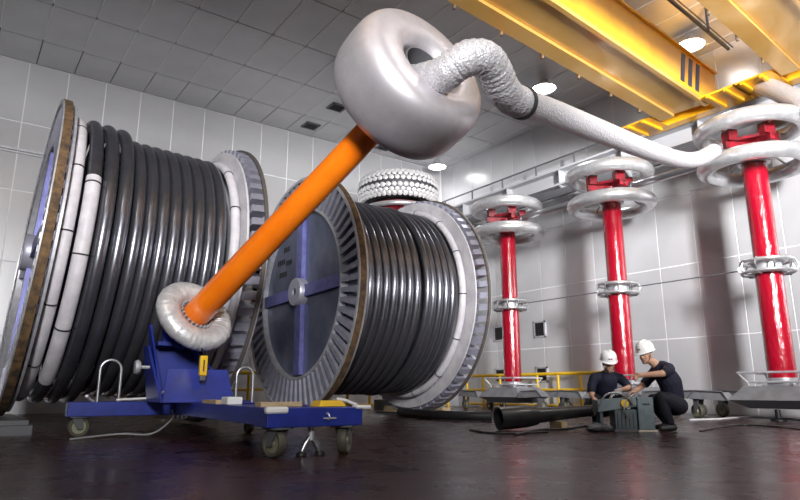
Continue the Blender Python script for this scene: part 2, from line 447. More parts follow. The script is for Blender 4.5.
# ================================================================== LAMPS
def lamp(x, y, label, group=None, watt=LAMP_W, drop=.35, spread=150):
    z = ZC - drop
    l = thing('high_bay_lamp', (x, y, z), label, 'lamp', group)
    obj('housing', MB().lathe([(.0, .26), (.12, .26), (.14, .14), (.35, .02), (.36, -.02), (.34, -.02), (.31, .015), (0, .02)], (x, y, z), (0, 0, 1), 24), M['galv'], l)
    obj('stem', MB().cyl((x, y, z + .25), (x, y, ZC - .002), .02, n=8), M['galv'], l)
    obj('lens', MB().lathe([(0, -.06), (.2, -.05), (.31, -.015), (.31, .0), (0, .0)], (x, y, z), (0, 0, 1), 24), M['lens'], l)
    d = bpy.data.lights.new('lamp_light', 'AREA'); d.shape = 'DISK'; d.size = .62; d.energy = watt; d.color = (1, .985, .96); d.spread = math.radians(spread)
    o = bpy.data.objects.new('lamp_light', d); COL.objects.link(o); o.parent = l; o.location = (0, 0, -.07)
lamp(14.0, 17.0, 'glaring round ceiling lamp in the far corner of the hall', watt=20, spread=125)
lamp(13.7, 6.85, 'glowing round ceiling lamp between the two yellow crane girders', watt=24, spread=125)
lamp(12.5, 10.45, 'glowing ceiling lamp beyond the bent foil duct', watt=60, spread=125)
for (x, y) in ((-3, 3.5), (2.0, 3.0), (6.5, 2.2), (11.5, 1.4), (-3, -3), (3, -3), (9, -4)):
    lamp(x, y, 'round ceiling lamp in the row behind the camera', 'ceiling lamps behind the camera', LAMP_W * 0.7)

def flood(p, target, watt, size, spread, label):
    """unseen floodlight on a tripod stand, standing behind the camera"""
    p = V(p); d = (V(target) - p).normalized()
    l = thing('flood_light', (p.x, p.y, 0), label, 'floodlight', None)
    u, t, a = frame(d)
    obj('housing', MB().obox(p - a * .12, u * size / 2, t * size * 1.3, a * .1), M['darkgrey'], l, smooth=False)
    q = p - a * .3
    obj('pole', MB().cyl((q.x, q.y, .5), (q.x, q.y, q.z + .1), .03, n=12).cyl(q, p - a * .22, .03, n=10), M['black'], l)
    for k in range(3):
        an = 2 * PI * k / 3 + .4
        obj('leg', MB().cyl((q.x, q.y, .9), (q.x + .7 * math.cos(an), q.y + .7 * math.sin(an), .02), .02, n=8), M['black'], l)
    dd = bpy.data.lights.new('flood_beam', 'AREA'); dd.shape = 'RECTANGLE'; dd.size = size; dd.size_y = size * 2.6; dd.energy = watt; dd.spread = math.radians(spread)
    o = bpy.data.objects.new('flood_beam', dd); COL.objects.link(o); o.parent = l; o.location = (0, 0, p.z)
    o.rotation_mode = 'QUATERNION'; o.rotation_quaternion = (-d).to_track_quat('Z', 'Y')
flood((4.3, -4.3, 5.0), (14.2, 9.5, 6.6), FLOOD_W, 1.1, 66, 'tall softbox on a tripod behind the camera aimed at the red columns')
flood((-2.2, -4.2, 4.8), (4.2, 11.5, 6.4), FLOOD_W * .44, 1.1, 64, 'added tall fill softbox on a tripod behind the camera aimed at the reels')  # fill light added to brighten the reels from the front

# ================================================================== CABLE REELS
RR = 2.52
CZ = RR + 0.066
AX = V((1, 0, 0))
RIBN = 64
def rib_mesh(r0, r1, depth, name='rib'):
    # radial plate, local: X axial 0..depth, Z radial
    w0, w1 = .040, .062
    return mesh_from(MB().hexa([(0, -w0, r0), (depth, -w0 + .03, r0), (depth, w0 + .03, r0), (0, w0, r0), (0, -w1, r1), (depth, -w1 + .04, r1), (depth, w1 + .04, r1), (0, w1, r1)]), name, M['rib'], smooth=False)
def flange(reel, xo, xi, cy, hoop_w, rim_mat, disc_r, disc_mat, rot0=0.0):
    """xo outer face x, xi inner (cable side) face x"""
    s = 1 if xi > xo else -1          # direction from outer to inner
    c = V((xo, cy, CZ))
    depth = abs(xi - xo)
    t = .035
    fl = obj('flange', MB().lathe([(.30, 0), (disc_r, 0), (disc_r, t), (.30, t)], V((xi, cy, CZ)) - AX * s * t, AX * s, 96, True), disc_mat, reel)
    # dark back sheet behind the ribs
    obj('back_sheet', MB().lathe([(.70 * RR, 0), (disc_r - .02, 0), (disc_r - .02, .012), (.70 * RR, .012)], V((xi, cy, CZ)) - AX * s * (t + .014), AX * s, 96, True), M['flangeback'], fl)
    # hoop
    obj('rim', MB().lathe([(RR - .045, 0), (RR, 0), (RR, hoop_w), (RR - .045, hoop_w)], c, AX * s, 128, True), rim_mat, fl)
    # lips
    obj('outer_lip', MB().lathe([(RR - .075, 0), (RR - .012, 0), (RR - .012, .02), (RR - .075, .02)], c - AX * s * .022, AX * s, 128, True), M['galv'], fl)
    obj('inner_lip', MB().lathe([(.700 * RR, 0), (.722 * RR, 0), (.722 * RR, depth - t - .02), (.700 * RR, depth - t - .02)], c, AX * s, 96, True), M['galv'], fl)
    # web plate recessed inside the lip, drum end
    obj('web_plate', MB().lathe([(.25, 0), (.699 * RR, 0), (.699 * RR, .02), (.25, .02)], V((xi, cy, CZ)) - AX * s * (t + .05), AX * s, 80, True), M['web'], fl)
    # ribs
    me = rib_mesh(.724 * RR, RR - .05, depth - t - .018)
    for k in range(RIBN):
        a = 2 * PI * k / RIBN + rot0
        rot = Matrix.Rotation(a, 3, 'X')
        if s < 0: rot = rot @ Matrix.Rotation(PI, 3, 'Z')
        inst('rib', me, fl, c, rot)
    # spokes
    for k in range(4):
        a = k * PI / 2 + .02
        d = V((0, math.sin(a), math.cos(a))); q = AX.cross(d)
        m = MB()
        xc = V((xi, cy, CZ)) - AX * s * (t + .05)
        o1 = c + AX * s * .03
        for sg in (-1, 1):
            m.obox((xc + o1) / 2 + d * (.26 + .68 * RR) / 2 + q * sg * .11, (xc - o1) / 2, d * (.68 * RR - .26) / 2, q * .012)
        m.obox(o1 + d * (.26 + .68 * RR) / 2, AX * .012, d * (.68 * RR - .26) / 2, q * .125)
        obj('spoke', m, M['spoke'], fl, smooth=False)
    hb = obj('hub', MB().lathe([(.085, -.08), (.28, -.08), (.30, -.05), (.30, depth), (.085, depth)], c, AX * s, 40, True), M['hub'], fl)
    obj('hub_bore', MB().lathe([(0.002, 0), (.084, 0), (.084, .02), (.002, .02)], c - AX * s * .04, AX * s, 24, True), M['black'], fl)
    return fl

def reel(label, xo_l, xi_l, xi_r, xo_r, cy, drum_r, left_hoop, right_disc):
    r = thing('cable_reel', ((xo_l + xo_r) / 2, cy, 0.066), label, 'cable reel')
    flange(r, xo_l, xi_l, cy, left_hoop, M['rust'], RR - .06, M['galv'])
    flange(r, xo_r, xi_r, cy, .055, M['rimdark'], right_disc, M['whitedisc'], .03)
    obj('drum', MB().lathe([(drum_r, 0), (drum_r, xi_r - xi_l)], (xi_l, cy, CZ), AX, 96), M['darkgrey'], r)
    for xx in (xo_l + left_hoop / 2, xo_r - .04):
        pass
    return r

def turns(root, cy, lst, mat_, rad, name='cable_turn'):
    for (x, ro, a0, a1, m, r) in lst:
        o = obj(name if m is M['cable'] else 'wrapped_turn', MB().torus((x, cy, CZ), AX, ro - r, r, n=120, m=14, a0=a0, a1=a1), m, root, origin=(x, cy, CZ))
        if m is M['wrap']:
            aa0, aa1 = (a0, a1) if a1 is not None else (0, 2 * PI)
            n = max(2, int((aa1 - aa0) / .44))
            u, t, ax = frame(AX)
            for k in range(n):
                an = aa0 + .05 + (aa1 - aa0 - .05) * k / n
                d = u * math.cos(an) + t * math.sin(an)
                obj('strap', MB().torus(V((x, cy, CZ)) + d * (ro - r), AX.cross(d), r + .004, .006, .012, n=20, m=6), M['strap'], o)

# --- reel beside the left edge (nearer one)
R1Y = 11.0
r1 = reel('cable reel of thick turns seen edge-on, standing behind the blue trolley', .79, .97, 3.48, 3.79, R1Y, 1.70, .11, 2.40)
c1 = thing('power_cable', (2.2, R1Y, .3), 'thick glossy black cable wound on the reel behind the blue trolley', 'cable')
u_, t_, _ = frame(AX)
# u_ = direction of angle 0, t_ = angle 90deg
def ang_of(d):
    d = V(d).normalized(); return math.atan2(d.dot(t_), d.dot(u_))
AF = ang_of((0, -1, 0)); AT = ang_of((0, 0, 1))
front_dir = 1 if ((AT - AF) % (2 * PI)) < PI else -1      # +1: going from front up to top increases angle
def arc(e0, e1):
    """arc between elevations e0<e1 in degrees on the camera side (0 front, 90 top, -90 bottom)"""
    a = AF + front_dir * math.radians(e0); b = AF + front_dir * math.radians(e1)
    return (min(a, b), max(a, b))
L = []
L.append((1.065, 2.30, None, None, M['wrap'], .085))
b0 = arc(21, 298); w0 = arc(-62, 21)
L.append((1.285, 2.32, b0[0], b0[1], M['cable'], .098))
L.append((1.285, 2.325, w0[0], w0[1], M['wrap'], .102))
L.append((1.505, 2.31, 0, None, M['cable'], .098))
L.append((1.72, 2.30, 0, None, M['cable'], .098))
for k in range(8): L.append((1.945 + .177 * k, 2.165, 0, None, M['cable'], .087))
L.append((3.395, 2.20, 0, None, M['wrap'], .075))
turns(c1, R1Y, L, None, .09)

# the reel leans: its far flange sits lower than the timber-propped one
pivot = V((.92, R1Y, CZ)); goal = V((.905, 11.068, 2.665))
axn = V((math.cos(-.011) * math.cos(-.062), math.sin(-.011) * math.cos(-.062), math.sin(-.062)))
TL1 = Matrix.Translation(goal) @ AX.rotation_difference(axn).to_matrix().to_4x4() @ Matrix.Scale(.982, 4) @ Matrix.Translation(-pivot)
for o in (r1, c1):
    o.matrix_world = TL1 @ Matrix.Translation(o.location)

# --- reel further back
R2Y = 11.71
r2 = reel('cable reel showing its full ribbed flange face with crossed blue spokes', 5.77, 5.97, 8.64, 8.98, R2Y, 1.60, .12, 2.41)
c2 = thing('power_cable', (7.4, R2Y, .3), 'black cable wound on the reel with the crossed blue spokes', 'cable')
L = []
for k in range(8): L.append((6.07 + .187 * k + .02, 2.12, 0, None, M['cable'], .091))
for k in range(5): L.append((7.645 + .174 * k, 2.10 if k else 2.14, 0, None, M['cable'], .084))
L.append((8.53, 2.20, 0, None, M['wrap'], .075))
turns(c2, R2Y, L, None, .09)
# stencil marks on the dark web plate
mk = MB()
for (yy, zz, n) in ((12.42, 3.62, 3), (12.62, 3.36, 4), (12.28, 3.30, 3), (12.50, 3.06, 4)):
    for i in range(n):
        mk.box(5.872, 5.878, yy + i * .10, yy + i * .10 + .06, zz - i * .005, zz + .11)
obj('stencil_mark', mk, M['black'], r2, smooth=False)
# floor rails carrying the reels
for (x, cy) in ((5.86, R2Y), (8.88, R2Y)):
    rl = MB().box(x - .10, x + .10, cy - 1.6, cy + 1.6, 0, .012).box(x - .02, x + .02, cy - 1.6, cy + 1.6, .012, .05).box(x - .09, x + .09, cy - 1.6, cy + 1.6, .05, .062)
    o = obj('support_rail', rl, M['darkgrey'], smooth=False)
    wh = 'ribbed face with crossed blue spokes' if x < 7 else 'white-disc flange beside the red column'
    tag(o, 'low dark steel rail on the floor under the ' + wh, 'rail')
    for s in (-1, 1):
        y0 = cy + s * .62
        ch = MB().prism([(x - .11, y0, .063), (x - .11, y0 + s * .5, .063), (x - .11, y0 + s * .5, .20), (x - .11, y0 + s * .1, .10)], (.22, 0, 0))
        tag(obj('wheel_chock', ch, M['wood'], smooth=False), 'wooden wedge on the rail under the ' + wh, 'chock', 'chocks on the rail under the ' + wh)
tag(obj('prop_beam', MB().box(.50, .98, R1Y - 1.5, R1Y + 1.7, 0, .12).box(.58, .95, R1Y - 1.3, R1Y + 1.5, .12, .18), M['darkgrey'], smooth=False), 'dark timber beam propping the rusty-rimmed flange of the leaning reel', 'beam')

# ================================================================== ORANGE BUSHING AND TOROIDS
P0 = atD(194, 317, 8.0)
TC = atD(409, 85, 6.2)
bush = thing('test_bushing', P0, 'long glossy orange tube leaning upward with a silver toroid at each end', 'bushing')
TE = atD(417, 82, 6.2)
pd = (TE - P0).normalized()
obj('tube', MB().tube([P0 - pd * .25, P0, P0 + pd * 2.0, TE - pd * .12], [.178, .178, .168, .162], 40), M['orange'], bush)
tow = (CAMPOS - P0).normalized()
ax_lo = (pd + tow * .12).normalized()
lo_c = P0 + pd * .02
lrm = MB().torus(lo_c, ax_lo, .375, .15, .13, n=160, m=24)
uu, tt, _a = frame(ax_lo)
wr_ = [1 + .014 * math.sin(i * 2 * PI / 160 * 31 + 3 * math.sin(i * .17)) + .022 * random.uniform(-1, 1) for i in range(160)]
for i in range(160):
    an = 2 * PI * i / 160; cen = lo_c + (uu * math.cos(an) + tt * math.sin(an)) * .375
    for k in range(24):
        p = lrm.v[i * 24 + k]; lrm.v[i * 24 + k] = cen + (p - cen) * wr_[i]
lr = obj('lower_corona_ring', lrm, M['bag'], bush)
# bolted flange inside the ring
fl = obj('end_flange', MB().lathe([(.175, -.02), (.27, -.02), (.27, .03), (.175, .03)], lo_c, pd, 40, True), M['darkgrey'], bush)
u, t, a = frame(pd)
for k in range(22):
    an = 2 * PI * k / 22; q = lo_c + (u * math.cos(an) + t * math.sin(an)) * .215
    obj('bolt', MB().cyl(q + pd * .025, q + pd * .065, .016, n=6), M['galv'], fl)
obj('mounting_foot', MB().tube([P0 - pd * .25, P0 - pd * .42], [.22, .2], 24), M['blue'], bush)
tow2 = (CAMPOS - TC).normalized()
ax_up = (pd + tow2 * .44).normalized()
big = obj('upper_toroid', MB().torus(TC, ax_up, .550, .278, .405, n=96, m=44, e=.66), M['bigtorus'], bush)
obj('hole_shade_liner', MB().lathe([(.268, -.30), (.268, .30), (.256, .30), (.256, -.30)], TC, ax_up, 48, True), M['darkgrey'], bush)  # dark lining added so the toroid's hole looks shaded
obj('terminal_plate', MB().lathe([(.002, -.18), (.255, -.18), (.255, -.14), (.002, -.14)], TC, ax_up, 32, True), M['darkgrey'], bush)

# duct
DC = TC + ax_up * .05
duct = thing('foil_duct', DC, 'crinkled silver foil duct looping out of the big toroid towards a red column', 'duct')
def smoothpath(pts, n=8):
    out = []
    P = [pts[0] * 2 - pts[1]] + pts + [pts[-1] * 2 - pts[-2]]
    for i in range(1, len(P) - 2):
        p0, p1, p2, p3 = P[i - 1:i + 3]
        for k in range(n):
            q = k / n
            out.append(.5 * ((2 * p1) + (p2 - p0) * q + (2 * p0 - 5 * p1 + 4 * p2 - p3) * q * q + (3 * p1 - p0 - 3 * p2 + p3) * q ** 3))
    out.append(pts[-1]); return out
fp = smoothpath([DC, atD(440, 76, 5.75), atD(457, 64, 5.62), atD(473, 57, 5.6), atD(487, 60, 5.68), atD(496, 74, 5.85), atD(503, 89, 6.02), atD(512, 99, 6.2), atD(522, 103, 6.35)], 10)
rr = [.178 + .004 * math.sin(i * 1.9) + .004 * random.uniform(-1, 1) for i in range(len(fp))]
obj('flexible_hose', MB().tube(fp, rr, 28), M['flex'], duct)
cd = (fp[-1] - fp[-2]).normalized()
obj('hose_clamp', MB().lathe([(.165, -.03), (.190, -.03), (.190, .03), (.165, .03)], fp[-1], cd, 32, True), M['black'], duct)
sp = smoothpath([atD(522, 103, 6.35), atD(556, 114.5, 7.0), atD(600, 131.5, 8.1), atD(649, 150.5, 9.6), atD(680, 159.5, 10.8), atD(698, 159, 11.3), atD(714, 151, 11.6)], 8)
obj('straight_pipe', MB().tube(sp, [.166 - .016 * i / len(sp) for i in range(len(sp))], 28), M['pipe'], duct)

# ================================================================== BLUE TROLLEY
ca = math.radians(-3.5)
CU = V((-math.sin(ca), math.cos(ca), 0)); CV = V((math.cos(ca), math.sin(ca), 0))     # along, across
CO = V((2.30, 5.02, 0))          # left end of the near crossbeam's front face
def cp(v, u, z): return CO + CV * v + CU * u + V((0, 0, z))
def cbox(v0, v1, u0, u1, z0, z1, mb=None):
    mb = mb or MB()
    return mb.hexa([cp(v0, u0, z0), cp(v1, u0, z0), cp(v1, u1, z0), cp(v0, u1, z0), cp(v0, u0, z1), cp(v1, u0, z1), cp(v1, u1, z1), cp(v0, u1, z1)])
cart = thing('equipment_trolley', cp(.4, 1.8, 0), 'dark blue steel trolley on castors with an upright carrying the orange tube', 'trolley')
obj('crossbeam', cbox(-.06, .86, 0, .32, .255, .42), M['blue'], cart, smooth=False, bevel=.008)
obj('crossbeam', cbox(-1.28, 1.05, 3.55, 3.85, .25, .425), M['blue'], cart, smooth=False, bevel=.008)
obj('long_beam', cbox(-.02, .16, .325, 3.545, .26, .42), M['blue'], cart, smooth=False, bevel=.008)
obj('long_beam', cbox(.62, .80, .325, 3.545, .26, .42), M['blue'], cart, smooth=False, bevel=.008)
obj('deck_plate', cbox(.165, .615, .325, 3.545, .36, .40), M['blue'], cart, smooth=False)
# pedestal
px0, px1, pu0, pu1 = -.40, .52, 2.62, 3.45
top_c = P0 - pd * .42
tz = 1.12
ped = MB()
def tp(v, u, z): return cp(v, u, z)
# project top centre into cart frame
tv = (top_c - CO).dot(CV); tu = (top_c - CO).dot(CU)
for sgn, vb, vt in ((-1, px0, tv - .36), (1, px1, tv + .24)):
    th = .03 * (-sgn)
    obj('gusset', MB().hexa([tp(vb, pu0, .425), tp(vb + th, pu0, .425), tp(vb + th, pu1, .425), tp(vb, pu1, .425),
                             tp(vt, tu - .16, tz), tp(vt + th, tu - .16, tz), tp(vt + th, tu + .14, tz), tp(vt, tu + .14, tz)]), M['blue'], cart, smooth=False, bevel=.004)
obj('side_cheek', MB().prism([tp(px0 + .03, pu0 + .10, .425), tp(px0 + .03, pu1 - .08, .425), tp(tv - .33, tu + .10, 1.40), tp(tv - .33, tu - .02, 1.40)], CV * .025), M['blue'], cart, smooth=False)
obj('front_plate', MB().hexa([tp(px0 + .032, pu0 + .02, .425), tp(px1 - .032, pu0 + .02, .425), tp(px1 - .032, pu0 + .045, .425), tp(px0 + .032, pu0 + .045, .425),
                              tp(px0 + .09, pu0 + .17, .82), tp(px1 - .10, pu0 + .17, .82), tp(px1 - .10, pu0 + .195, .82), tp(px0 + .09, pu0 + .195, .82)]), M['blue'], cart, smooth=False)
obj('back_plate', MB().hexa([tp(px0 + .032, pu1 - .05, .425), tp(px1 - .032, pu1 - .05, .425), tp(px1 - .032, pu1 - .02, .425), tp(px0 + .032, pu1 - .02, .425),
                             tp(tv - .32, tu + .09, tz), tp(tv + .20, tu + .09, tz), tp(tv + .20, tu + .12, tz), tp(tv - .32, tu + .12, tz)]), M['blue'], cart, smooth=False)
obj('saddle', MB().obox(cp(tv, tu, tz + .03), CV * .24, CU * .19, V((0, 0, .028))), M['blue'], cart, smooth=False, bevel=.006)
obj('yoke', MB().hexa([cp(tv - .17, tu - .12, tz + .06), cp(tv + .17, tu - .12, tz + .06), cp(tv + .17, tu + .12, tz + .06), cp(tv - .17, tu + .12, tz + .06)] +
                      [top_c + CV * a_ + CU * b_ + V((0, 0, .02)) for a_, b_ in ((-.13, -.1), (.13, -.1), (.13, .1), (-.13, .1))]), M['blue'], cart, smooth=False)
kn = cp(px0 - .02, 3.1, .86)
obj('crank_knob', MB().lathe([(.0, -.03), (.075, -.03), (.09, 0), (.075, .03), (0, .03)], cp(tv - .50, 2.95, .84), CV, 20).cyl(cp(tv - .50, 2.95, .84), cp(tv - .36, 2.95, .84), .02, n=8), M['galv'], cart)
# handles
def handle(v, u, wdt, ht):
    a = cp(v - wdt / 2, u, .40); b = cp(v + wdt / 2, u, .40); r = wdt / 2
    pts = [a, a + V((0, 0, ht - r))] + [cp(v - math.cos(q) * r, u, .40 + ht - r + math.sin(q) * r) for q in [PI * k / 10 for k in range(1, 10)]] + [b + V((0, 0, ht - r)), b]
    obj('handle', MB().tube(pts, .019, 10), M['steel'], cart)
handle(-.82, 3.70, .25, .55)
handle(.71, 2.95, .22, .46)
# castors
def castor(parent, p, r, wd, hd, ztop, n=20, tm='tyre', hm='wheelhub'):
    """p floor contact point, hd rolling direction"""
    p = V(p); hd = V(hd).normalized(); ax = hd.cross(V((0, 0, 1)))
    c = p + V((0, 0, r))
    k = obj('castor', MB().obox(V((p.x, p.y, ztop - .008)) - hd * r * .25, hd * r * .75, ax * wd * 1.1, V((0, 0, .008))), M['darkgrey'], parent, smooth=False)
    for s in (-1, 1):
        q = ax * s * (wd / 2 + .014)
        obj('fork', MB().prism([c + q - hd * r * .25 - V((0, 0, r * .2)), c + q + hd * r * .25 - V((0, 0, r * .2)), V((c.x, c.y, ztop - .017)) + q + hd * r * .2, V((c.x, c.y, ztop - .017)) + q - hd * r * .8], ax * s * .01), M['darkgrey'], k, smooth=False)
    obj('tyre', MB().torus(c, ax, r * .84, r * .16, wd / 2, n=n * 2, m=10, e=.6), M[tm], k)
    obj('wheel_disc', MB().lathe([(0, -wd * .42), (r * .2, -wd * .5), (r * .26, -wd * .32), (r * .68, -wd * .30), (r * .70, 0), (r * .68, wd * .30), (r * .26, wd * .32), (r * .2, wd * .5), (0, wd * .42)], c, ax, n), M[hm], k)
castor(cart, cp(.06, .12, 0), .125, .09, CU + CV * -.35, .255)
castor(cart, cp(.74, .13, 0), .125, .09, CU + CV * .9, .255)
castor(cart, cp(-1.13, 3.66, 0), .125, .08, CV + CU * .25, .25)
castor(cart, cp(.92, 3.30, 0), .115, .08, CU, .25)
# outrigger stub for the far castor
obj('castor_bracket', cbox(.82, 1.02, 3.2, 3.54, .25, .30), M['blue'], cart, smooth=False)
# stabiliser jack
jc = cp(.42, .16, 0)
jk = obj('stabiliser_jack', MB().cyl(jc + V((0, 0, .13)), jc + V((0, 0, .255)), .03, n=12), M['galv'], cart)
for s in (-1, 1):
    obj('jack_leg', MB().tube([jc + V((0, 0, .17)), jc + CV * s * .06 + V((0, 0, .09)), jc + CV * s * .085 + V((0, 0, .035))], [.022, .03, .026], 10), M['steel'], jk)
    obj('jack_foot', MB().lathe([(0, .03), (.035, .03), (.048, .006), (.048, 0), (0, 0)], jc + CV * s * .09 + V((0, 0, .002)), (0, 0, 1), 16), M['black'], jk)
# tie-down eye on the crossbeam's face
obj('tie_eye', MB().torus(cp(.50, -.015, .34), (CV + V((0, 0, .3))), .03, .008, n=16, m=8).beam(cp(.46, -.01, .325), cp(.58, -.01, .325), .02, .012), M['galv'], cart)
# white plastic bumpers on the corners
for (v0, v1, u0, u1, z0, z1) in ((-.075, .13, -.015, .06, .37, .43), (.78, .89, -.02, .08, .40, .435)):
    obj('corner_pad', cbox(v0, v1, u0, u1, z0, z1), M['white'], cart, bevel=.02)
obj('latch', MB().tube([cp(.83, .05, .43), cp(.78, .16, .47), cp(.70, .22, .49)], .014, 8).tube([cp(.86, .0, .415), cp(.93, -.02, .415)], .02, 8), M['white'], cart)
obj('latch', MB().tube([cp(-1.0, 3.6, .43), cp(-1.06, 3.5, .46), cp(-1.1, 3.4, .50)], .018, 8), M['white'], cart)
# loose things on the deck
tag(obj('wooden_plank', cbox(.0, .15, 1.75, 2.30, .422, .46), M['wood'], smooth=False, origin=cp(.1, 2, .42)), 'pale plank lying along the trolley beam behind the white block', 'plank')
tag(obj('wooden_plank', cbox(.0, .40, .34, .50, .422, .462), M['wood'], smooth=False, origin=cp(.2, .4, .42)), 'pale plank lying across the trolley beside the white corner pad', 'plank')
tag(obj('foam_block', cbox(-.01, .15, 1.30, 1.52, .422, .50), M['white'], smooth=False, bevel=.01, origin=cp(.1, 2.2, .42)), 'small white foam block resting on the blue trolley frame', 'block')
tag(obj('yellow_case', MB().hexa([cp(.46, .10, .424), cp(.74, .10, .424), cp(.74, .30, .424), cp(.46, .30, .424), cp(.49, .12, .475), cp(.70, .12, .475), cp(.70, .28, .475), cp(.49, .28, .475)]), M['yellow'], smooth=False, origin=cp(.6, .2, .424)), 'flat yellow wedge lying on the front crossbeam of the trolley', 'wedge')
# pendant
pc = cp(.06, pu0 - .03, .86)
pen = thing('control_pendant', pc, 'yellow hand control pendant hanging on the front of the blue upright', 'pendant')
obj('body', MB().obox(pc, CV * .045, CU * .035, V((0, 0, .12))), M['yellow'], pen, smooth=False, bevel=.012)
obj('grip', MB().obox(pc - V((0, 0, .15)), CV * .035, CU * .028, V((0, 0, .03))), M['darkgrey'], pen, smooth=False, bevel=.01)
obj('lettering', MB().obox(pc - CU * .037 + V((0, 0, .0)), CV * .008, CU * .002, V((0, 0, .07))), M['black'], pen, smooth=False)
obj('cord', MB().tube([pc + V((0, 0, .12)), pc + V((0, 0, .2)) + CU * .05, cp(.06, tu - .17, tz + .04)], .007, 8), M['black'], pen)
# air hoses under the trolley
h = smoothpath([cp(-1.25, 3.2, 0), cp(-.7, 3.35, .03), cp(-.35, 3.2, .03), cp(-.1, 3.3, .20), cp(-.06, 3.5, .30)], 8)
tag(obj('air_hose', MB().tube([p + V((0, 0, .012)) for p in h], .012, 8), M['hose']), 'thin grey hose curving under the far crossbeam of the blue trolley', 'hose')
h = smoothpath([cp(-.75, 3.5, .45), cp(-.5, 3.52, .46), cp(-.3, 3.45, .48), cp(-.2, 3.3, .56), cp(-.16, 3.2, .50)], 8)
tag(obj('air_hose', MB().tube(h, .014, 8), M['white']), 'pale hose lying across the top of the blue trolley beside the upright', 'hose')

